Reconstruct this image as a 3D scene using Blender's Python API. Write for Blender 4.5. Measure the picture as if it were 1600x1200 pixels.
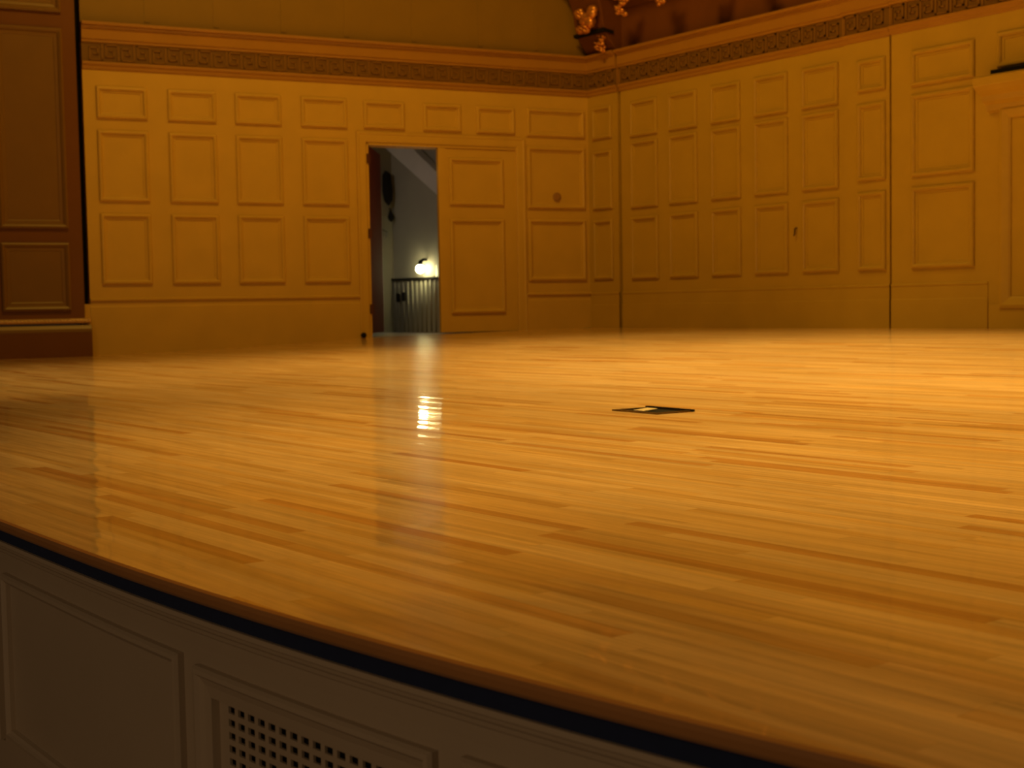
import bpy, math, random
from mathutils import Vector, Matrix
random.seed(7)
C = bpy.context.scene.collection
for o in list(bpy.data.objects): bpy.data.objects.remove(o)

# ------------------------------------------------------------------ camera
cam_data = bpy.data.cameras.new('camera')
cam_data.sensor_fit = 'HORIZONTAL'; cam_data.sensor_width = 36.0
cam_data.lens = 2100/1600*36
cam_data.clip_start = 0.05; cam_data.clip_end = 200
cam = bpy.data.objects.new('camera', cam_data); C.objects.link(cam)
YAW, PIT, ROL = 0.9113487882643893, -0.05711240623653518, -0.01750814330586988
fwd = Vector((-math.sin(YAW)*math.cos(PIT), math.cos(YAW)*math.cos(PIT), math.sin(PIT)))
r0 = Vector((math.cos(YAW), math.sin(YAW), 0)); u0 = r0.cross(fwd)
rgt = r0*math.cos(ROL)+u0*math.sin(ROL); upv = rgt.cross(fwd)
M = Matrix(((rgt.x, upv.x, -fwd.x, 13.572), (rgt.y, upv.y, -fwd.y, -11.893), (rgt.z, upv.z, -fwd.z, 0.293), (0, 0, 0, 1)))
cam.matrix_world = M
cam_data.dof.use_dof = True
cam_data.dof.focus_distance = 3.5
cam_data.dof.aperture_fstop = 6.6
bpy.context.scene.camera = cam

# ------------------------------------------------------------------ world, exposure
sc = bpy.context.scene
sc.view_settings.view_transform = 'Standard'
sc.view_settings.look = 'None'
sc.view_settings.exposure = 0.15
sc.view_settings.gamma = 1.0
sc.view_settings.use_curve_mapping = False
w = bpy.data.worlds.new('hall_dark'); sc.world = w; w.use_nodes = True
w.node_tree.nodes['Background'].inputs[0].default_value = (1.0, 0.62, 0.30, 1)
w.node_tree.nodes['Background'].inputs[1].default_value = 0.012

# ------------------------------------------------------------------ stage lights (downlights above the stage) and added soft fills
WARM = (1.0, 0.62, 0.16)
def spot(x, y, z, tx, ty, power, deg, blend, col=WARM, rad=0.25):
    l = bpy.data.lights.new('stage_downlight', 'SPOT'); l.energy = power; l.color = col
    l.spot_size = math.radians(deg); l.spot_blend = blend; l.shadow_soft_size = rad
    o = bpy.data.objects.new('stage_downlight', l); C.objects.link(o); o.location = (x, y, z)
    o.rotation_euler = (Vector((tx, ty, 0))-Vector((x, y, z))).to_track_quat('-Z', 'Y').to_euler()
    return o
def area(x, y, z, tx, ty, tz, power, size, col=WARM):
    l = bpy.data.lights.new('fill_light', 'AREA'); l.energy = power; l.color = col; l.shape = 'DISK'; l.size = size
    o = bpy.data.objects.new('fill_light', l); C.objects.link(o); o.location = (x, y, z)
    o.rotation_euler = (Vector((tx, ty, tz))-Vector((x, y, z))).to_track_quat('-Z', 'Y').to_euler()
    return o
DEEP = (1.0, 0.52, 0.06)
spot(8.2, -4.0, 9.0, 8.2, -4.0, 4000, 50, 0.9)
spot(5.2, -3.8, 9.0, 5.2, -3.8, 3000, 54, 1.0)
spot(9.6, -7.2, 9.0, 9.6, -7.0, 3800, 52, 1.0)
spot(4.0, -6.6, 9.0, 4.0, -6.6, 3000, 54, 1.0)
spot(11.2, -7.2, 9.0, 11.2, -7.6, 2000, 56, 1.0, DEEP)
area(4.6, -6.6, 8.8, 0.6, -1.8, 2.2, 260, 1.6, DEEP)  # added fill that brightens the left wall
area(15.5, -20, 3.5, 11, -10.9, -0.6, 115, 5.0, (1.0, 0.66, 0.42))  # added soft fill from the hall side to light the apron

# ------------------------------------------------------------------ materials
def newmat(name):
    m = bpy.data.materials.new(name); m.use_nodes = True
    return m, m.node_tree.nodes, m.node_tree.links, m.node_tree.nodes['Principled BSDF']
def paint(name, col, rough=0.5, var=0.10, scale=3.0, bump=0.05, spec=0.4, metal=0.0):
    m, n, l, b = newmat(name)
    tc = n.new('ShaderNodeTexCoord'); g = n.new('ShaderNodeNewGeometry')
    nz = n.new('ShaderNodeTexNoise'); nz.inputs['Scale'].default_value = scale; nz.inputs['Detail'].default_value = 5
    l.new(g.outputs['Position'], nz.inputs['Vector'])
    mx = n.new('ShaderNodeMix'); mx.data_type = 'RGBA'
    mx.inputs[6].default_value = tuple(c*(1-var) for c in col)+(1,)
    mx.inputs[7].default_value = tuple(min(1, c*(1+var)) for c in col)+(1,)
    l.new(nz.outputs['Fac'], mx.inputs[0]); l.new(mx.outputs[2], b.inputs['Base Color'])
    b.inputs['Roughness'].default_value = rough; b.inputs['Specular IOR Level'].default_value = spec
    b.inputs['Metallic'].default_value = metal
    if bump:
        n2 = n.new('ShaderNodeTexNoise'); n2.inputs['Scale'].default_value = 60; l.new(g.outputs['Position'], n2.inputs['Vector'])
        bp = n.new('ShaderNodeBump'); bp.inputs['Strength'].default_value = bump; bp.inputs['Distance'].default_value = 0.004
        l.new(n2.outputs['Fac'], bp.inputs['Height']); l.new(bp.outputs[0], b.inputs['Normal'])
    return m
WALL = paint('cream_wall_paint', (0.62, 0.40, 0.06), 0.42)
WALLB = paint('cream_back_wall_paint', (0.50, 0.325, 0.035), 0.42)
CORN = paint('tan_cornice_paint', (0.40, 0.205, 0.028), 0.35)
FRZ = paint('brown_frieze_paint', (0.19, 0.10, 0.015), 0.4)
KEYM = paint('key_relief_paint', (0.235, 0.122, 0.018), 0.35)
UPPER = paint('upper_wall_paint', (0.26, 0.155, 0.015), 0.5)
PIL = paint('russet_pilaster_paint', (0.17, 0.066, 0.01), 0.35)
PILF = paint('tan_pilaster_field_paint', (0.20, 0.105, 0.015), 0.4)
APR = paint('beige_apron_paint', (0.42, 0.33, 0.20), 0.4, 0.06)
NAVY = paint('navy_fabric', (0.010, 0.018, 0.048), 0.9, 0.2, 40)
BLACK = paint('black_paint', (0.010, 0.009, 0.008), 0.8, spec=0.15)
DARKC = paint('dark_cavity', (0.010, 0.008, 0.006), 0.8)
ORGD = paint('dark_organ_wood', (0.16, 0.055, 0.012), 0.5, 0.25, 2.0)
GILT = paint('old_gilt', (0.80, 0.34, 0.08), 0.35, 0.4, 14.0, 0.4, 0.5, 0.75)
LEDGE = paint('worn_gilt_ledge', (0.85, 0.58, 0.25), 0.25, 0.2, 30.0, 0.1, 0.5, 0.6)
NOSE = paint('stained_nosing', (0.40, 0.18, 0.05), 0.3, 0.15, 5)
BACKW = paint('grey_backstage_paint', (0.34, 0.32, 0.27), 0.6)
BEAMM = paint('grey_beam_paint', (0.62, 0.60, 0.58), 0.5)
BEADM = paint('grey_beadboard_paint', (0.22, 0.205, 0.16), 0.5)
SIDEM = paint('shaded_backstage_paint', (0.20, 0.18, 0.135), 0.7)  # backstage paint made darker to stand in for shade on the side wall
MAROON = paint('maroon_door_back', (0.13, 0.035, 0.03), 0.85, spec=0.1)
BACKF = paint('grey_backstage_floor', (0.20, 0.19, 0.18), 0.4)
HALLF = paint('dark_hall_floor', (0.10, 0.06, 0.03), 0.5)
STEEL = paint('bright_steel', (0.7, 0.7, 0.72), 0.25, 0.05, 3, 0, 0.5, 1.0)
BRASS = paint('dull_bronze', (0.13, 0.08, 0.03), 0.35, 0.2, 10, 0, 0.5, 0.8)
PALE = paint('pale_metal_flap', (0.55, 0.46, 0.30), 0.35, 0.1, 20)
HINGE = paint('dark_red_hinge', (0.10, 0.035, 0.015), 0.4)
KNOBM = paint('brown_disc', (0.34, 0.18, 0.05), 0.4)
def emit(name, col, st):
    m, n, l, b = newmat(name)
    b.inputs['Base Color'].default_value = col+(1,); b.inputs['Emission Color'].default_value = col+(1,); b.inputs['Emission Strength'].default_value = st
    return m
BULB = emit('lit_bulb', (1.0, 0.88, 0.42), 45)
GLOW = emit('glint_glass', (1.0, 0.92, 0.45), 1.4)

def maple():
    m, n, l, b = newmat('maple_strip_floor')
    g = n.new('ShaderNodeNewGeometry'); sp = n.new('ShaderNodeSeparateXYZ'); l.new(g.outputs['Position'], sp.inputs[0])
    def mt(op, a, b_=None, c=None):
        x = n.new('ShaderNodeMath'); x.operation = op
        for i, v in enumerate((a, b_, c)):
            if v is None: continue
            if isinstance(v, (int, float)): x.inputs[i].default_value = v
            else: l.new(v, x.inputs[i])
        return x.outputs[0]
    W_, L_ = 0.046, 0.85
    yy = mt('DIVIDE', sp.outputs['Y'], W_); row = mt('FLOOR', yy); fy = mt('FRACT', yy)
    wn = n.new('ShaderNodeTexWhiteNoise'); wn.noise_dimensions = '1D'; l.new(row, wn.inputs['W'])
    lenr = mt('MULTIPLY_ADD', wn.outputs['Value'], 0.5, 0.75)
    xx = mt('ADD', mt('DIVIDE', mt('DIVIDE', sp.outputs['X'], L_), lenr), mt('MULTIPLY', wn.outputs['Value'], 37.0))
    cell = mt('FLOOR', xx); fx = mt('FRACT', xx)
    cmb = n.new('ShaderNodeCombineXYZ'); l.new(row, cmb.inputs[0]); l.new(cell, cmb.inputs[1])
    w2 = n.new('ShaderNodeTexWhiteNoise'); w2.noise_dimensions = '2D'; l.new(cmb.outputs[0], w2.inputs['Vector'])
    ramp = n.new('ShaderNodeValToRGB'); e = ramp.color_ramp.elements
    e[0].position = 0.0; e[0].color = (0.62, 0.31, 0.10, 1)
    e[1].position = 1.0; e[1].color = (0.93, 0.66, 0.36, 1)
    for p_, c_ in ((0.07, (0.70, 0.38, 0.14, 1)), (0.14, (0.80, 0.50, 0.20, 1)), (0.5, (0.88, 0.59, 0.28, 1))):
        x = e.new(p_); x.color = c_
    l.new(w2.outputs['Value'], ramp.inputs[0])
    # grain streaks along the boards, shifted from board to board
    mp = n.new('ShaderNodeCombineXYZ')
    l.new(mt('MULTIPLY', sp.outputs['X'], 1.6), mp.inputs[0]); l.new(mt('MULTIPLY', sp.outputs['Y'], 40.0), mp.inputs[1]); l.new(mt('MULTIPLY', w2.outputs['Value'], 50.0), mp.inputs[2])
    nz = n.new('ShaderNodeTexNoise'); nz.inputs['Scale'].default_value = 1.0; nz.inputs['Detail'].default_value = 4; nz.inputs['Roughness'].default_value = 0.6
    l.new(mp.outputs[0], nz.inputs['Vector'])
    n3 = n.new('ShaderNodeTexNoise'); n3.inputs['Scale'].default_value = 1.0; n3.inputs['Detail'].default_value = 4
    m3 = n.new('ShaderNodeCombineXYZ'); l.new(mt('MULTIPLY', sp.outputs['X'], 0.7), m3.inputs[0]); l.new(mt('MULTIPLY', sp.outputs['Y'], 5.5), m3.inputs[1]); l.new(m3.outputs[0], n3.inputs['Vector'])
    gr = n.new('ShaderNodeMapRange'); gr.inputs[1].default_value = 0.3; gr.inputs[2].default_value = 0.7; gr.inputs[3].default_value = 0.70; gr.inputs[4].default_value = 1.12
    g2 = n.new('ShaderNodeMapRange'); g2.inputs[1].default_value = 0.3; g2.inputs[2].default_value = 0.72; g2.inputs[3].default_value = 0.80; g2.inputs[4].default_value = 1.08
    l.new(n3.outputs['Fac'], g2.inputs[0])
    l.new(nz.outputs['Fac'], gr.inputs[0])
    vm = n.new('ShaderNodeMix'); vm.data_type = 'RGBA'; vm.blend_type = 'MULTIPLY'; vm.inputs[0].default_value = 1.0
    l.new(ramp.outputs[0], vm.inputs[6]); l.new(mt('MULTIPLY', gr.outputs[0], g2.outputs[0]), vm.inputs[7])
    # joints
    jy = mt('LESS_THAN', fy, 0.02); jx = mt('LESS_THAN', fx, 0.0015)
    j = mt('MULTIPLY', mt('MAXIMUM', jy, jx), 0.30)
    jm = n.new('ShaderNodeMix'); jm.data_type = 'RGBA'; l.new(j, jm.inputs[0]); l.new(vm.outputs[2], jm.inputs[6]); jm.inputs[7].default_value = (0.20, 0.09, 0.02, 1)
    l.new(jm.outputs[2], b.inputs['Base Color'])
    b.inputs['Roughness'].default_value = 0.30
    b.inputs['Specular IOR Level'].default_value = 0.25
    b.inputs['Coat Weight'].default_value = 0.75; b.inputs['Coat Roughness'].default_value = 0.035; b.inputs['Coat IOR'].default_value = 1.5
    # slight crown of each strip and long soft undulation of the lacquer
    wv = n.new('ShaderNodeTexNoise'); wv.inputs['Scale'].default_value = 1.0; wv.inputs['Detail'].default_value = 1
    wc = n.new('ShaderNodeCombineXYZ'); l.new(mt('MULTIPLY', sp.outputs['X'], 1.2), wc.inputs[0]); l.new(mt('MULTIPLY', sp.outputs['Y'], 9.0), wc.inputs[1])
    l.new(wc.outputs[0], wv.inputs['Vector'])
    hh = mt('MULTIPLY_ADD', w2.outputs['Value'], 0.0, wv.outputs['Fac'])
    bp = n.new('ShaderNodeBump'); bp.inputs['Strength'].default_value = 1.0; bp.inputs['Distance'].default_value = 0.0021
    l.new(hh, bp.inputs['Height']); l.new(bp.outputs[0], b.inputs['Coat Normal']); l.new(bp.outputs[0], b.inputs['Normal'])
    return m
MAPLE = maple()

# ------------------------------------------------------------------ mesh helpers
AL = 0.22136503013723918
def FL(u, n, z):   # left wall frame: u from the corner towards the hall, n out of the wall
    return Vector((-math.sin(AL)*u+math.cos(AL)*n, -math.cos(AL)*u-math.sin(AL)*n, z))
def FB(u, n, z):   # back wall frame
    return Vector((u, -n, z))
def FW(x, y, z): return Vector((x, y, z))
R1, R2 = 9.87, 45.0
CX, CY1 = 10.933, -1.0646; CY2 = CY1-R1+R2
def FE(t, n, z):   # stage front: t along the edge, n outwards
    if t >= 0: a = t/R1; return Vector((CX+(R1+n)*math.sin(a), CY1-(R1+n)*math.cos(a), z))
    a = t/R2; return Vector((CX+(R2+n)*math.sin(a), CY2-(R2+n)*math.cos(a), z))
def edge_y(x):
    dx = x-CX
    return CY2-math.sqrt(R2*R2-dx*dx) if dx < 0 else CY1-math.sqrt(R1*R1-dx*dx)
ZK = [(0, 0), (1.5, -0.018), (2.8, -0.047), (4, -0.105), (5.2, -0.152), (6.4, -0.178), (7.5, -0.18), (30, -0.18)]
def zf(d):
    if d <= 0: return 0.0
    for (a, za), (b, zb), i in zip(ZK, ZK[1:], range(9)):
        if d <= b:
            def sl(k):
                if k <= 0: return -0.012
                if k >= len(ZK)-2: return 0.0
                return (ZK[k+1][1]-ZK[k-1][1])/(ZK[k+1][0]-ZK[k-1][0])
            h = b-a; t = (d-a)/h; m0, m1 = sl(i)*h, sl(i+1)*h
            return (2*t**3-3*t*t+1)*za+(t**3-2*t*t+t)*m0+(-2*t**3+3*t*t)*zb+(t**3-t*t)*m1
    return -0.18

WLOC = {}
class MB:
    def __init__(s, F=FW): s.v = []; s.f = []; s.F = F
    def add(s, pts, faces):
        k = len(s.v); s.v += [s.F(*p) for p in pts]; s.f += [[i+k for i in f] for f in faces]
    def box(s, a, b, c, d, e, f, seg=1):   # u0,u1,n0,n1,z0,z1
        for i in range(seg):
            u0_, u1_ = a+(b-a)*i/seg, a+(b-a)*(i+1)/seg
            fs = [(0, 1, 3, 2), (4, 6, 7, 5), (0, 4, 5, 1), (2, 3, 7, 6)]
            if i == 0: fs.append((0, 2, 6, 4))
            if i == seg-1: fs.append((1, 5, 7, 3))
            s.add([(u, n, z) for z in (e, f) for n in (c, d) for u in (u0_, u1_)], fs)
    def prism(s, u0_, u1_, prof, seg=1):  # profile of (n,z), swept along u, closed
        k = len(prof); pts = []
        for i in range(seg+1):
            u = u0_+(u1_-u0_)*i/seg
            pts += [(u, a, b) for a, b in prof]
        fs = [(i*k+j, i*k+(j+1) % k, (i+1)*k+(j+1) % k, (i+1)*k+j) for i in range(seg) for j in range(k)]
        fs += [tuple(range(k))[::-1], tuple(range(seg*k, seg*k+k))]
        s.add(pts, fs)
    def rect_mold(s, u0_, u1_, z0, z1, prof, seg=1):  # profile (inset, n); mitred frame
        k = len(prof); per = []
        def ring(d):
            a, b, c, e = u0_+d, u1_-d, z0+d, z1-d; out = []
            for i in range(seg): out.append((a+(b-a)*i/seg, c))
            out.append((b, c))
            for i in range(seg): out.append((b+(a-b)*i/seg, e))
            out.append((a, e)); return out
        rings = [ring(d) for d, n in prof]; m = len(rings[0]); pts = []
        for rg, (d, n) in zip(rings, prof): pts += [(p[0], n, p[1]) for p in rg]
        fs = []
        for j in range(k-1):
            for i in range(m):
                fs.append((j*m+i, j*m+(i+1) % m, (j+1)*m+(i+1) % m, (j+1)*m+i))
        s.add(pts, fs)
    def tube(s, path, r, seg=10, closed_ends=True):
        P = [s.F(*p) for p in path]; k0 = len(s.v)
        for i, p in enumerate(P):
            t = (P[min(i+1, len(P)-1)]-P[max(i-1, 0)]).normalized()
            a = t.cross(Vector((0, 0, 1)))
            if a.length < 1e-3: a = t.cross(Vector((0, 1, 0)))
            a.normalize(); b = t.cross(a)
            rr = r[i] if isinstance(r, (list, tuple)) else r
            for j in range(seg):
                q = 2*math.pi*j/seg; s.v.append(p+a*math.cos(q)*rr+b*math.sin(q)*rr)
        for i in range(len(P)-1):
            for j in range(seg):
                s.f.append([k0+i*seg+j, k0+i*seg+(j+1) % seg, k0+(i+1)*seg+(j+1) % seg, k0+(i+1)*seg+j])
        if closed_ends:
            s.f.append([k0+j for j in range(seg)][::-1]); s.f.append([k0+(len(P)-1)*seg+j for j in range(seg)])
    def ball(s, c, r, sx=1, sy=1, sz=1, seg=14, rings=8):
        pts = [(c[0], c[1], c[2]-r*sz)]
        for i in range(1, rings):
            th = -math.pi/2+math.pi*i/rings
            for j in range(seg):
                q = 2*math.pi*j/seg
                pts.append((c[0]+r*sx*math.cos(th)*math.cos(q), c[1]+r*sy*math.cos(th)*math.sin(q), c[2]+r*sz*math.sin(th)))
        pts.append((c[0], c[1], c[2]+r*sz)); fs = []
        for j in range(seg):
            fs.append((0, 1+(j+1) % seg, 1+j)); fs.append((len(pts)-1, 1+(rings-2)*seg+j, 1+(rings-2)*seg+(j+1) % seg))
        for i in range(rings-2):
            for j in range(seg):
                fs.append((1+i*seg+j, 1+i*seg+(j+1) % seg, 1+(i+1)*seg+(j+1) % seg, 1+(i+1)*seg+j))
        s.add(pts, fs)
    def build(s, name, mat, parent=None, origin=None, smooth=False, bevel=0):
        lo = Vector((min(v.x for v in s.v), min(v.y for v in s.v), min(v.z for v in s.v)))
        hi = Vector((max(v.x for v in s.v), max(v.y for v in s.v), max(v.z for v in s.v)))
        og = Vector(origin) if origin is not None else Vector(((lo.x+hi.x)/2, (lo.y+hi.y)/2, lo.z))
        me = bpy.data.meshes.new(name); me.from_pydata([v-og for v in s.v], [], s.f); me.update()
        import bmesh
        bm = bmesh.new(); bm.from_mesh(me); bmesh.ops.recalc_face_normals(bm, faces=bm.faces); bm.to_mesh(me); bm.free()
        me.materials.append(mat)
        if smooth:
            for p in me.polygons: p.use_smooth = True
        o = bpy.data.objects.new(name, me); C.objects.link(o)
        o.location = og
        if parent is not None: o.parent = parent; o.location = og-WLOC[parent.name]
        WLOC[o.name] = og
        if bevel:
            bv = o.modifiers.new('bevel', 'BEVEL'); bv.width = bevel; bv.segments = 2; bv.limit_method = 'ANGLE'
        return o
def thing(name, label, cat, loc, group=None):
    o = bpy.data.objects.new(name, None); C.objects.link(o); o.location = loc; o.empty_display_size = 0.1
    WLOC[o.name] = Vector(loc); o['label'] = label; o['category'] = cat
    if group: o['group'] = group
    return o
def tag(o, label, cat, group=None):
    o['label'] = label; o['category'] = cat
    if group: o['group'] = group
    return o
def struct(o): o['kind'] = 'structure'; return o

# ------------------------------------------------------------------ stage floor
me_v, me_f = [], []
nx, ny = 150, 70
xs = [-1.95+(18-(-1.95))*i/nx for i in range(nx+1)]
mb = MB()
for x in xs:
    top = 0.0 if x >= 0 else x/math.tan(AL)
    ed = edge_y(x)
    for j in range(ny+1):
        y = top+(ed-top)*j/ny
        mb.v.append(Vector((x, y, zf(-y))))
for i in range(nx):
    for j in range(ny):
        a = i*(ny+1)+j; mb.f.append([a, a+1, a+ny+2, a+ny+1])
floor = struct(mb.build('floor', MAPLE, smooth=True, origin=(8, -5, 0)))
for p in floor.data.polygons:
    if p.normal.z < 0: floor.data.flip_normals(); break
T0, T1 = -12.6, 7.6
mb = MB(FE)
mb.prism(T0, T1, [(0.0, -0.180), (0.006, -0.183), (0.009, -0.190), (0.008, -0.200), (0.003, -0.206), (-0.06, -0.206), (-0.06, -0.182)], 120)
mb.build('nosing', NOSE, floor, smooth=False)

# ------------------------------------------------------------------ stage apron
ap = thing('stage_apron', 'beige curved panelled stage front with square-hole grille under navy strip', 'stage front', (FE(0.4, 0, -1.2)))
mb = MB(FE); mb.box(T0, T1, -0.08, -0.016, -0.2395, -0.2065, 120); mb.build('fabric_strip', NAVY, ap)
mb = MB(FE)
mb.prism(T0, T1, [(-0.010, -0.240), (-0.008, -0.248), (-0.012, -0.251), (-0.013, -0.257), (-0.017, -0.261), (-0.018, -0.268), (-0.021, -0.271), (-0.022, -0.2935), (-0.10, -0.2935), (-0.10, -0.240)], 120)
mb.build('cap_molding', APR, ap)
mb = MB(FE)
# face with openings for the grilles
PER = 1.0+0.667+0.118
grilles = [(0.446+k*PER, 1.113+k*PER) for k in range(-7, 4)]
solids = [(-0.612+k*PER, 0.385+k*PER) for k in range(-6, 5)]
prev = T0
for a, b in grilles:
    if a < T0+.1: a, b = None, None
    if a is None or b > T1: continue
    mb.box(prev, a+.05, -0.09, -0.024, -1.20, -0.2895, max(1, int((a-prev)/.12)))
    mb.box(a+.05, b-.05, -0.09, -0.024, -0.355, -0.2895, 6)
    mb.box(a+.05, b-.05, -0.09, -0.024, -1.20, -0.690, 6)
    prev = b-.05
mb.box(prev, T1, -0.09, -0.024, -1.20, -0.2895, 10)
mb.build('face', APR, ap)
for a, b in solids:
    if a < T0 or b > T1: continue
    mb = MB(FE); s_ = 10
    mb.rect_mold(a, b, -0.715, -0.317, [(0, -0.024), (0.0, -0.012), (0.004, -0.006), (0.012, -0.005), (0.016, -0.010), (0.022, -0.014), (0.024, -0.024)], s_)
    mb.build('panel_molding', APR, ap)
for a, b in grilles:
    if a < T0+.1 or b > T1: continue
    mb = MB(FE)
    mb.rect_mold(a, b, -0.735, -0.325, [(0, -0.024), (0.0, -0.012), (0.004, -0.006), (0.012, -0.005), (0.018, -0.012), (0.03, -0.016), (0.05, -0.018), (0.052, -0.036)], 8)
    fr = mb.build('grille_frame', APR, ap)
    g0, g1, zt, zb = a+.05, b-.05, -0.355, -0.705
    hw, hh, px, pz = 0.0215, 0.0125, 0.0330, 0.0228
    nc = int((g1-g0-0.045)/px)
    us = [g0]; c0 = a+0.083
    for k in range(nc): us += [c0+k*px, c0+k*px+hw]
    us.append(g1)
    zs = [zt]; z0_ = -0.3625
    for k in range(14): zs += [z0_-k*pz, z0_-k*pz-hh]
    zs.append(zb)
    mb = MB(FE)
    nU, nZ = len(us), len(zs)
    for n_ in (-0.033, -0.038):
        for u in us:
            for z in zs: mb.v.append(FE(u, n_, z))
    off = nU*nZ
    for i in range(nU-1):
        for j in range(nZ-1):
            if i % 2 == 1 and j % 2 == 1 and i < nU-2 and j < nZ-2:
                q = [i*nZ+j, (i+1)*nZ+j, (i+1)*nZ+j+1, i*nZ+j+1]
                for e0, e1 in zip(q, q[1:]+q[:1]): mb.f.append([e0, e1, e1+off, e0+off])
                continue
            q = [i*nZ+j, (i+1)*nZ+j, (i+1)*nZ+j+1, i*nZ+j+1]
            mb.f.append(q); mb.f.append([x+off for x in q][::-1])
    mb.build('grille', APR, ap)
    mb = MB(FE); mb.box(g0, g1, -0.085, -0.07, -0.72, -0.35, 4); mb.build('grille_backing', DARKC, ap)
mb = MB(); mb.box(2, 30, -30, -9.0, -1.25, -1.20); hf = struct(mb.build('floor_hall', HALLF))
hf.name = 'floor_hall'

# ------------------------------------------------------------------ wall moldings
def pm_prof(n0): return [(0, n0), (0.000, n0+0.020), (0.012, n0+0.034), (0.030, n0+0.037), (0.044, n0+0.026), (0.050, n0+0.010), (0.070, n0+0.008), (0.074, n0-0.002)]
def panel(F, u0_, u1_, z0, z1, n0, parent, mat, name='panel_molding'):
    mb = MB(F); mb.rect_mold(u0_, u1_, z0, z1, pm_prof(n0)); return mb.build(name, mat, parent)
ROWS = [(0.632, 1.436), (1.572, 2.375), (2.507, 2.868)]
# left wall
mb = MB(FL)
DS0, DS1, DH = 1.06, 3.125, 2.345
mb.box(-0.06, DS0, -0.25, 0, -0.25, 3.36)
mb.box(DS0, DS1, -0.25, 0, DH, 3.36)
mb.box(DS1, 6.46, -0.25, 0, -0.30, 3.36)
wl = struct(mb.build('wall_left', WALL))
for a, b in ((5.755, 6.32), (4.967, 5.525), (4.185, 4.745), (3.366, 3.945)):
    for z0, z1 in ROWS: panel(FL, a, b, z0, z1, 0, wl, WALL)
for a, b in ((2.616, 3.155), (1.854, 2.369), (1.10, 1.64)): panel(FL, a, b, 2.52, 2.86, 0, wl, WALL)
for z0, z1 in ROWS: panel(FL, 0.08, 0.93, z0, z1, 0, wl, WALL)
mb = MB(FL)
for a, b in ((0.0, 0.965), (3.255, 6.46)):
    mb.prism(a, b, [(-.01, -0.28), (0.022, -0.28), (0.022, 0.375), (0.016, 0.383), (0.016, 0.440), (0.042, 0.450), (0.042, 0.466), (0.0, 0.480), (-.01, 0.480)])
bl = struct(mb.build('baseboard_left', WALL))
# double door
dr = struct(thing('door_1', '', '', FL(2.1, 0, -0.02)))
del dr['label']; del dr['category']
mb = MB(FL)
cp = [(0, 0.0), (0, 0.03), (0.02, 0.034), (0.045, 0.028), (0.12, 0.026), (0.135, 0.018), (0.15, 0.018), (0.15, 0.0)]
# casing: three sides, mitred at the top
def casing(mb, a, b, top, w_, zb):
    pr = [(0, 0), (0, 0.032), (0.018, 0.036), (0.036, 0.028), (w_*0.8, 0.026), (w_-0.006, 0.022), (w_, 0.018), (w_, -0.01)]
    P = []
    for d, n in pr:
        P.append([(a+d, n, zb), (a+d, n, top-d), (b-d, n, top-d), (b-d, n, zb)])
    pts = [p for q in P for p in q]; fs = []
    for j in range(len(pr)-1):
        for i in range(3): fs.append((j*4+i, j*4+i+1, (j+1)*4+i+1, (j+1)*4+i))
    mb.add(pts, fs)
casing(mb, 0.965, 3.255, 2.475, 0.125, -0.12)
mb.build('door_frame', WALL, dr)
mb = MB(FL)
mb.box(DS0, DS0+.025, -0.25, 0.01, -0.1, DH); mb.box(DS1-.025, DS1, -0.25, 0.01, -0.1, DH); mb.box(DS0, DS1, -0.25, 0.01, DH-.025, DH+.001)
mb.build('door_jamb', WALL, dr)
lf = MB(FL); LA, LB = 1.09, 2.175
lf.box(LA, LB, -0.055, -0.008, -0.012, 2.318)
leaf = lf.build('door_leaf', WALL, dr)
for z0, z1 in ((1.60, 2.20), (0.225, 1.43)):
    mb = MB(FL); mb.rect_mold(1.27, 2.03, z0, z1, [(a, b-0.008) for a, b in pm_prof(0)]); mb.build('leaf_molding', WALL, leaf)
mb = MB(FL); mb.box(LB-.10, LB, -0.01, 0.004, -0.010, 2.318); mb.build('meeting_stile', WALL, leaf)
# open leaf swung backstage
hx = FL(DS1-.03, -0.06, 0)
vd = (hx-Vector((13.572, -11.893, 0))); vd.z = 0; vd.normalize(); rd = Vector((-vd.y, vd.x, 0))*-1
th = math.radians(8.5)
ld = vd*math.cos(th)+rd*math.sin(th)
def FO(u, n, z):
    nn = Vector((ld.y, -ld.x, 0)); q = hx+ld*u+nn*n; return Vector((q.x, q.y, z))
mb = MB(FO); mb.box(0.0, 1.03, -0.022, 0.022, 0.0, 2.318); ol = mb.build('door_leaf', MAROON, dr)
mb = MB(FO); mb.box(1.031, 1.037, -0.023, 0.023, 0.0, 1.9); mb.build('edge_strip', BEAMM, ol)
for z in (0.30, 1.23, 2.15):
    mb = MB(FL); mb.tube([(DS1-.018, 0.022, z-0.06), (DS1-.018, 0.022, z+0.06)], 0.014, 10); mb.box(DS1-.045, DS1-0.0, 0.008, 0.016, z-0.055, z+0.055)
    mb.build('hinge', HINGE, ol)
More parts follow.
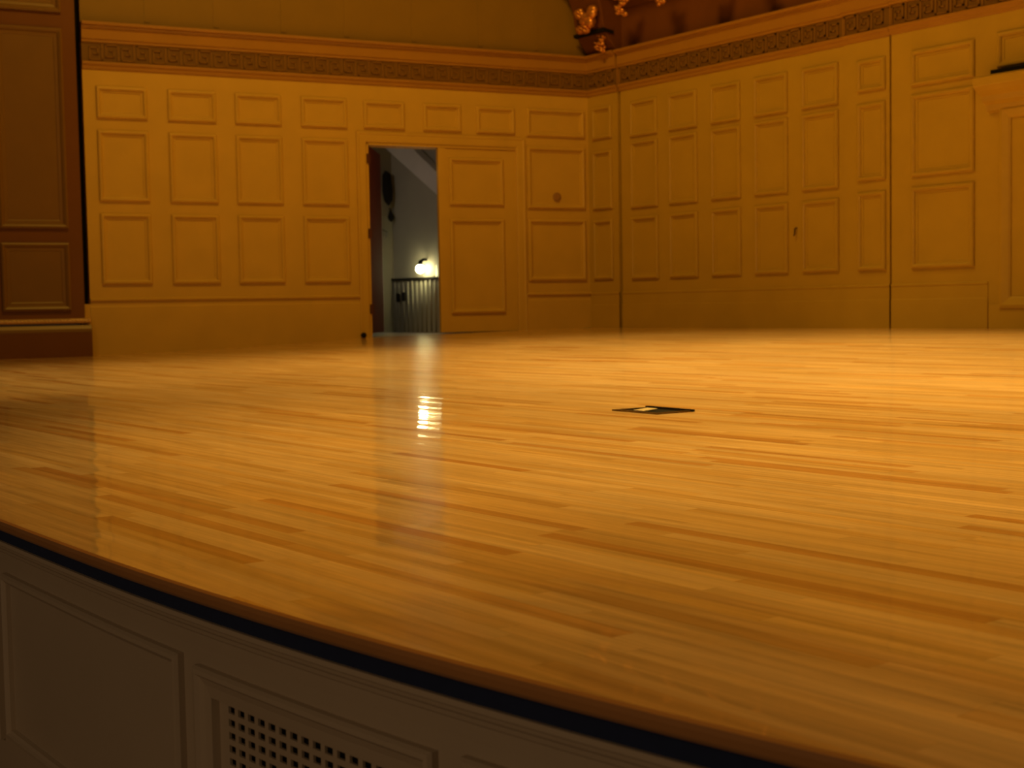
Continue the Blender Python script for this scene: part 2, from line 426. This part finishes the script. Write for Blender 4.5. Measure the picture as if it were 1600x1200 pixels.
# back wall
wbk = MB(FB)
wbk.box(-0.02, 0.58, -0.30, 0.02, -0.1, 3.36)
wbk.box(0.575, 0.625, -0.30, -0.05, -0.1, 3.36)
wbk.box(0.62, 4.21, -0.30, 0.0, -0.1, 3.36)
wbk.box(4.21, 4.805, -0.30, 0.035, -0.1, 3.36)
wbk.box(4.80, 4.85, -0.30, -0.05, -0.1, 3.36)
wbk.box(4.845, 16, -0.30, 0.06, -0.1, 3.36)
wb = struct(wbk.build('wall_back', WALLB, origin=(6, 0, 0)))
for z0, z1 in [(0.635, 1.42), (1.555, 2.32), (2.47, 2.93-.04)]: panel(FB, 0.10, 0.475, z0, z1, 0.02, wb, WALLB)
BR = [(0.622, 1.42), (1.53, 2.378), (2.435, 2.886)]
for a, b in ((0.81, 1.30), (1.505, 1.99), (2.22, 2.69), (2.905, 3.405), (3.61, 4.118)):
    for z0, z1 in BR: panel(FB, a, b, z0, z1, 0, wb, WALLB)
for z0, z1 in ((0.618, 1.452), (1.57, 2.385), (2.508, 2.845)): panel(FB, 4.40, 4.76, z0, z1, 0.035, wb, WALLB)
for z0, z1 in ((0.618, 1.452), (1.557, 2.394), (2.476, 2.84)): panel(FB, 5.10, 5.83, z0, z1, 0.06, wb, WALLB)
for a, b in ((6.08, 6.90), (7.15, 7.97), (8.22, 9.04)): panel(FB, a, b, 2.52, 2.86, 0.06, wb, WALLB)
for a in (9.6, 10.6, 11.6, 12.6):
    for z0, z1 in BR: panel(FB, a, a+.75, z0, z1, 0.06, wb, WALLB)
mb = MB(FB)
for a, b, n in ((0, .58, .02), (.62, 4.21, 0), (4.21, 4.805, .035), (4.845, 5.98, .06), (9.3, 16, .06)):
    mb.prism(a, b, [(n-.01, -0.05), (n+.014, -0.05), (n+.014, 0.30), (n+.009, 0.306), (n+.009, 0.435), (n+.016, 0.442), (n+.016, 0.458), (n, 0.466), (n-.01, 0.466)])
bb = struct(mb.build('baseboard_back', WALLB, origin=(6, 0, 0)))

# ------------------------------------------------------------------ cornices with greek key frieze
def cprof(n):
    return [(n-.05, 3.045), (n+0.006, 3.045), (n+0.018, 3.06), (n+0.022, 3.085), (n+0.040, 3.105), (n+0.046, 3.130), (n+0.030, 3.140),
            (n+0.012, 3.142), (n+0.012, 3.345), (n+0.030, 3.352), (n+0.036, 3.372), (n+0.05, 3.385), (n+0.05, 3.495), (n+0.062, 3.505), (n+0.070, 3.525),
            (n+0.105, 3.535), (n+0.115, 3.560), (n+0.105, 3.568), (n-.05, 3.568)]
def key_relief(F, a, b, n):
    mb = MB(F); P = 0.176; k = 0; w_ = 0.018
    z0, z1 = 3.160, 3.328
    def bar(u0_, z0_, u1_, z1_):
        if u0_ > u1_: u0_, u1_ = u1_, u0_
        if z0_ > z1_: z0_, z1_ = z1_, z0_
        mb.box(u0_-w_/2, u1_+w_/2, n+0.010, n+0.026, z0_-w_/2, z1_+w_/2)
    H = z1-z0; u = a+0.02
    while u+P < b:
        A = u; q = P/5.5
        path = [(0, 0), (0, 1), (4.2, 1), (4.2, .22), (1.5, .22), (1.5, .62), (2.8, .62)] if k % 2 == 0 else [(0, 1), (0, 0), (4.2, 0), (4.2, .78), (1.5, .78), (1.5, .38), (2.8, .38)]
        pts = [(A+x*q, z0+y*H) for x, y in path]
        for (x0, y0), (x1, y1) in zip(pts, pts[1:]): bar(x0, y0, x1, y1)
        u += P; k += 1
    mb.box(a, b, n+0.008, n+0.018, z0-0.014, z0-0.008); mb.box(a, b, n+0.008, n+0.018, z1+0.008, z1+0.014)
    return mb
mb = MB(FL); mb.prism(-0.04, 6.46, cprof(0)); t1 = struct(mb.build('trim_1', CORN))
mb = MB(FL); mb.box(0.0, 6.46, 0.0, 0.0135, 3.146, 3.343); fz = mb.build('frieze_band', FRZ, t1)
key_relief(FL, 0.06, 6.44, 0.003).build('greek_key_relief', KEYM, t1)
mb = MB(FB)
for a, b, n in ((-0.02, .59, .02), (.61, 4.21, 0), (4.205, 4.815, .035), (4.835, 16, .06)): mb.prism(a, b, cprof(n))
mb.box(0.58, 0.63, -0.1, 0.0, 3.045, 3.56); mb.box(4.80, 4.85, -0.1, 0.01, 3.045, 3.56)
t2 = struct(mb.build('trim_2', CORN, origin=(6, 0, 3.04)))
for a, b, n in ((.0, .585, .02), (.615, 4.205, 0), (4.215, 4.81, .035), (4.84, 12, .06)):
    mb = MB(FB); mb.box(a, b, n, n+0.0135, 3.146, 3.343); mb.build('frieze_band', FRZ, t2)
    key_relief(FB, a+.01, b, n+.003).build('greek_key_relief', KEYM, t2)

# upper left wall above the cornice
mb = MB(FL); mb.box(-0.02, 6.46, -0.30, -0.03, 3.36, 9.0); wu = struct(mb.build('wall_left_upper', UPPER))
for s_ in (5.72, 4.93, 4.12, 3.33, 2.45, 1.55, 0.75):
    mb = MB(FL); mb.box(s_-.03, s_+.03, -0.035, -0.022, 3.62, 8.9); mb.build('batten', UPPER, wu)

# ------------------------------------------------------------------ proscenium pilaster (left edge)
pl = thing('pilaster', 'tall russet and tan panelled pilaster at the left edge of the stage', 'pilaster', FL(7.2, 0.1, -0.2))
mb = MB(FL); mb.box(6.535, 9.5, -0.15, 0.10, 0.2, 9.0); mb.build('shaft', PIL, pl)
mb = MB(FL); mb.prism(6.47, 9.5, [(-.1, -0.25), (0.16, -0.25), (0.16, 0.10), (0.14, 0.155), (0.125, 0.178), (-.1, 0.178)]); mb.build('plinth', PIL, pl, bevel=.004)
mb = MB(FL); mb.prism(6.475, 9.5, [(0.09, 0.10), (0.163, 0.10), (0.155, 0.135), (0.13, 0.178), (0.09, 0.178)]); mb.build('plinth_cap', PILF, pl)
mb = MB(FL)
ring = [(0.10+0.062*max(0, math.cos(a)) , 0.222+0.032*math.sin(a)) for a in [math.radians(-90+180*i/10) for i in range(11)]]
mb.prism(6.485, 9.5, [(0.02, 0.190)]+ring+[(0.02, 0.254)])
lg = mb.build('ledge', LEDGE, pl)
mb = MB(FL)
u = 6.50
while u < 8.6:
    mb.ball((u, 0.158, 0.228), 0.014, 1.2, 0.7, 1, 8, 5); u += 0.042
mb.build('rope_beading', LEDGE, lg, smooth=True)
mb = MB(FL); mb.box(6.44, 6.56, -0.2, 0.015, -0.25, 0.41); mb.build('side_block', WALL, pl)
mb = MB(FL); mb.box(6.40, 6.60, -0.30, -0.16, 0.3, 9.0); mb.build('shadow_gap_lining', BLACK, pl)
def pil_panel(a, b, z0, z1):
    n0 = 0.10
    mb = MB(FL); mb.rect_mold(a, b, z0, z1, [(0, n0), (0, n0+.03), (0.02, n0+.042), (0.04, n0+.03), (0.055, n0+.014), (0.085, n0+.010), (0.095, n0+.004), (0.10, n0-.004)])
    f = mb.build('pilaster_molding', PILF, pl)
    mb = MB(FL); mb.box(a+.095, b-.095, n0-.01, n0+.005, z0+.095, z1-.095); mb.build('pilaster_field', PILF, f)
pil_panel(6.68, 7.40, 0.345, 1.095); pil_panel(6.68, 7.40, 1.255, 3.455); pil_panel(6.68, 7.40, 3.63, 6.0)
pil_panel(7.56, 8.3, 0.345, 1.095); pil_panel(7.56, 8.3, 1.255, 3.455)

# ------------------------------------------------------------------ organ case over the back wall
og = thing('organ_case', 'dark red-brown organ case base with gilt ornaments above back wall cornice', 'organ case', (5, 0.05, 3.57))
mb = MB(FB)
mb.prism(-0.35, 14, [(-.35, 3.5), (-0.05, 3.5), (-0.05, 4.10), (0.02, 4.2), (0.16, 4.32), (0.36, 4.38), (0.50, 4.42), (0.50, 4.52), (0.46, 4.56), (0.46, 9.0), (-.35, 9.0)])
mb.build('case_body', ORGD, og)
# scrolled corner bracket
prof = []
for i in range(17):
    t = i/16; prof.append((0.04+0.46*t**0.9+0.05*math.sin(t*math.pi*2), 3.575+0.85*t))
mb = MB(FB); mb.prism(0.05, 0.60, [(-0.06, 3.575)]+prof+[(-0.06, 4.425)]); br = mb.build('bracket', ORGD, og, bevel=.01)
mb = MB(FB); mb.prism(0.03, 0.62, [(0.10, 3.77), (0.27, 3.79), (0.28, 3.83), (0.10, 3.81)]); mb.build('bracket_band', BLACK, br)
def gilt_leaves(cx, cn, cz, wd, ht, parent, name, k=11, rs=3):
    rnd = random.Random(rs); mb = MB(FB)
    for i in range(k):
        a = rnd.uniform(-1, 1); t = (i+.5)/k
        u = cx+a*wd*0.5*(1-0.55*t); z = cz+ht*(0.5-t)
        r = rnd.uniform(0.17, 0.27)*wd
        mb.ball((u, cn+rnd.uniform(-.03, .03), z), r, 0.9, 0.55, 0.62, 9, 6)
        mb.tube([(u-r*.6, cn+.02, z+r*.3), (u, cn+.05, z-r*.1), (u+r*.7, cn+.03, z-r*.5)], [r*.12, r*.25, r*.1], 6)
    return mb.build(name, GILT, parent, smooth=True)
gilt_leaves(0.36, 0.36, 3.96, 0.42, 0.26, br, 'gilt_foliage', 18, 4)
gilt_leaves(0.44, 0.17, 3.67, 0.24, 0.22, br, 'gilt_foliage', 13, 9)
for k, x in enumerate((1.12, 1.84, 2.56, 3.28)):
    gilt_leaves(x, 0.42, 4.05+0.0*k, 0.26, 0.36, og, 'gilt_pendant', 13, 20+k)

# ------------------------------------------------------------------ door hood at the right
hd = thing('door_hood', 'cream moulded shelf hood over a framed recess at the right edge of back wall', 'door surround', (7.6, -0.06, 0))
mb = MB(FB)
mb.prism(5.98, 9.15, [(0.05, 2.10), (0.10, 2.12), (0.12, 2.17), (0.18, 2.20), (0.20, 2.25), (0.28, 2.29), (0.33, 2.33), (0.34, 2.41), (0.30, 2.43), (0.05, 2.45)])
mb.build('hood_shelf', WALLB, hd, bevel=.006)
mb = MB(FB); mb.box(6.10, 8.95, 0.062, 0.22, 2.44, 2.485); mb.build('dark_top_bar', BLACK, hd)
mb = MB(FB); mb.rect_mold(6.12, 9.13, 0.20, 2.14, [(0, 0.06), (0, 0.10), (0.03, 0.11), (0.09, 0.09), (0.11, 0.075), (0.115, 0.055)]); mb.build('frame_molding', WALLB, hd)
mb = MB(FB); mb.box(6.0, 9.25, 0.06, 0.085, -0.05, 0.24); mb.build('plinth', WALLB, hd)

# ------------------------------------------------------------------ small things on the walls and floor
mb = MB(FL); mb.tube([(0.50, 0.0, 1.73), (0.50, 0.016, 1.73), (0.50, 0.022, 1.73)], [0.058, 0.058, 0.035], 20)
tag(mb.build('round_wall_plate', KNOBM, origin=FL(.5, 0, 1.73)), 'small round brown plate in the wall panel right of the door', 'wall plate')
mb = MB(FL); mb.tube([(3.235, 0.036, -0.02), (3.235, 0.075, -0.02), (3.235, 0.085, -0.02)], [0.030, 0.034, 0.02], 12)
tag(mb.build('door_stop', BLACK, origin=FL(3.235, .04, -.02)), 'black rubber door stop at the foot of left door frame', 'door stop')
mb = MB(FB); mb.tube([(3.52, 0.0, 1.13), (3.52, 0.03, 1.12), (3.52, 0.034, 1.06), (3.52, 0.05, 1.04)], 0.009, 8)
tag(mb.build('wall_hook', BRASS, origin=(3.52, 0, 1.08)), 'small dark hook on the back wall between two lower panels', 'hook')

zb_ = -0.18
fp = thing('floor_pocket', 'dark metal floor pocket with a pale lifted flap in the maple stage floor', 'floor pocket', (9.25, -7.75, zb_))
mb = MB(); a0 = math.radians(-4)
def FP(u, v, z):
    return Vector((9.245+u*math.cos(a0)-v*math.sin(a0), -7.75+u*math.sin(a0)+v*math.cos(a0), zb_+z))
mb = MB(FP); mb.rect_mold  # frame built from four bars
for a, b, c, d in ((-.155, .155, .085, .108), (-.155, .155, -.108, -.085), (-.155, -.13, -.085, .085), (.13, .155, -.085, .085)): mb.box(a, b, c, d, 0.0005, 0.006)
mb.build('rim', BRASS, fp)
mb = MB(FP); mb.box(-.13, .13, -.085, .085, 0.0004, 0.002); mb.build('well', BLACK, fp)
mb = MB(FP); mb.box(-.16, .16, .09, .106, 0.001, 0.011); mb.build('raised_lid_edge', BLACK, fp)
mb = MB(FP); mb.prism(-.06, .01, [(-.06, 0.003), (-.06, 0.006), (.02, 0.012), (.02, 0.009)]); mb.build('flap', PALE, fp)

# ------------------------------------------------------------------ backstage room through the door
YB = -1.2
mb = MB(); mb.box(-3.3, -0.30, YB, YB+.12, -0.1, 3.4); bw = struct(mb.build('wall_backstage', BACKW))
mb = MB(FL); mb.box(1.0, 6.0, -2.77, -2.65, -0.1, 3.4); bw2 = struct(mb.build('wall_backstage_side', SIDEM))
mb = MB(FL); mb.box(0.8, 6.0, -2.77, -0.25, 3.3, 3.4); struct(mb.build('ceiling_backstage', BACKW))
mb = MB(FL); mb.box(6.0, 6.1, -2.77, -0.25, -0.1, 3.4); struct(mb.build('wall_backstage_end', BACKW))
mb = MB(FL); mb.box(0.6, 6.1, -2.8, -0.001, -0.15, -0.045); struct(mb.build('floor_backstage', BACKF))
wn_ = thing('wainscot', 'grey beadboard wainscot with dark cap rail behind the open door', 'wainscot', (-2.0, YB, -0.04))
mb = MB(); mb.box(-2.99, -0.7, YB-.02, YB, -0.045, 0.71); bdp = mb.build('board_panel', BEADM, wn_)
mb = MB()
x = -2.93
while x < -0.8:
    mb.tube([(x, YB-.021, -0.04), (x, YB-.021, 0.70)], 0.018, 8); x += 0.115
mb.build('beading', BEADM, bdp, smooth=True)
mb = MB(); mb.box(-2.98, -0.7, YB-.045, YB, 0.705, 0.735); mb.build('cap_rail', BLACK, wn_)
lp = thing('wall_lamp', 'glowing round bulb in a dark holder above the backstage wainscot rail', 'lamp', (-2.12, YB, 0.85))
mb = MB(); mb.ball((-2.12, YB-.12, 0.85), 0.062); mb.build('bulb', BULB, lp, smooth=True)
mb = MB(); mb.tube([(-2.12, YB-.002, 0.98), (-2.12, YB-.06, 0.985), (-2.12, YB-.11, 0.955), (-2.12, YB-.12, 0.905)], [0.02, 0.018, 0.03, 0.038], 10); mb.build('lamp_holder', BLACK, lp)
pll = bpy.data.lights.new('bulb_light', 'POINT'); pll.energy = 0.65; pll.color = (1.0, 0.86, 0.38); pll.shadow_soft_size = 0.06
po = bpy.data.objects.new('bulb_light', pll); C.objects.link(po); po.location = (-2.12, YB-.13, 0.845)
mb = MB(); mb.tube([(-1.80, YB-.07, 0.735), (-1.80, YB-.07, 0.78), (-1.80, YB-.07, 0.83), (-1.80, YB-.07, 0.89)], [0.014, 0.020, 0.014, 0.004], 10)
tag(mb.build('glass_glint', GLOW), 'narrow glint put in as glowing glass beside the bulb on the wainscot rail', 'lamp')  # reflected highlight put in as emission, not a lamp of its own
# sloping beam (underside of the stair)
mb = MB()
YM = -1.36
pts = [(-2.93, 2.63), (-1.30, 1.655), (-1.30, 1.95), (-2.26, 2.575), (-2.93, 3.02)]
k = len(pts)
mb.add([(x, YM, z) for x, z in pts]+[(x, YM+.13, z) for x, z in pts], [tuple(range(k)), tuple(range(k, 2*k))[::-1]]+[(i, i+k, (i+1) % k+k, (i+1) % k) for i in range(k)])
tag(mb.build('stair_stringer', BEAMM), 'light grey sloping stair beam high behind the open door', 'stair beam')
# hanging things near the opened leaf
mb = MB(FL); sx, nn_ = 1.93, -2.58
mb.tube([(sx, nn_, 2.27), (sx, nn_, 2.23), (sx-.01, nn_, 2.0), (sx-.02, nn_, 1.86), (sx-.02, nn_, 1.79)], [0.03, 0.060, 0.075, 0.062, 0.012], 12)
mb.tube([(sx, nn_, 2.27), (sx, nn_-.066, 2.29)], 0.01, 6)
tag(mb.build('hanging_bag', BLACK, smooth=True), 'long black bag hanging on the backstage wall behind the door', 'bag')
mb = MB(FL)
mb.tube([(sx-.05, nn_, 1.74), (sx-.05, nn_, 1.69), (sx-.055, nn_, 1.63), (sx-.055, nn_, 1.585), (sx-.055, nn_, 1.56)], [0.008, 0.026, 0.05, 0.036, 0.01], 12)
mb.tube([(sx-.05, nn_, 1.74), (sx-.05, nn_-.066, 1.75)], 0.006, 6)
tag(mb.build('hanging_weight', BLACK, smooth=True), 'small black drop-shaped weight below the long hanging bag', 'weight')
mb = MB(FL)
mb.tube([(sx+.05, nn_-.066, 1.44), (sx+.02, nn_, 1.42), (sx+.02, nn_+.02, 1.37), (sx+.045, nn_+.03, 1.335), (sx+.07, nn_+.03, 1.34)], 0.012, 8)
tag(mb.build('steel_hook', STEEL, smooth=True), 'bright steel hook on the backstage wall under the black weight', 'hook')
for k, (x, z) in enumerate(((-2.80, 0.465), (-2.65, 0.475))):
    mb = MB(); mb.box(x-.035, x+.035, YB-.07, YB-.041, z-.07, z+.06)
    tag(mb.build('switch_box', BLACK, bevel=.008), ('left' if k == 0 else 'right')+' one of two dark small boxes on the backstage wainscot', 'switch box')
# weak backstage light
l = bpy.data.lights.new('backstage_light', 'AREA'); l.energy = 10; l.color = (1.0, 0.90, 0.78); l.size = 0.6
o = bpy.data.objects.new('backstage_light', l); C.objects.link(o); o.location = FL(4.2, -1.3, 3.2)
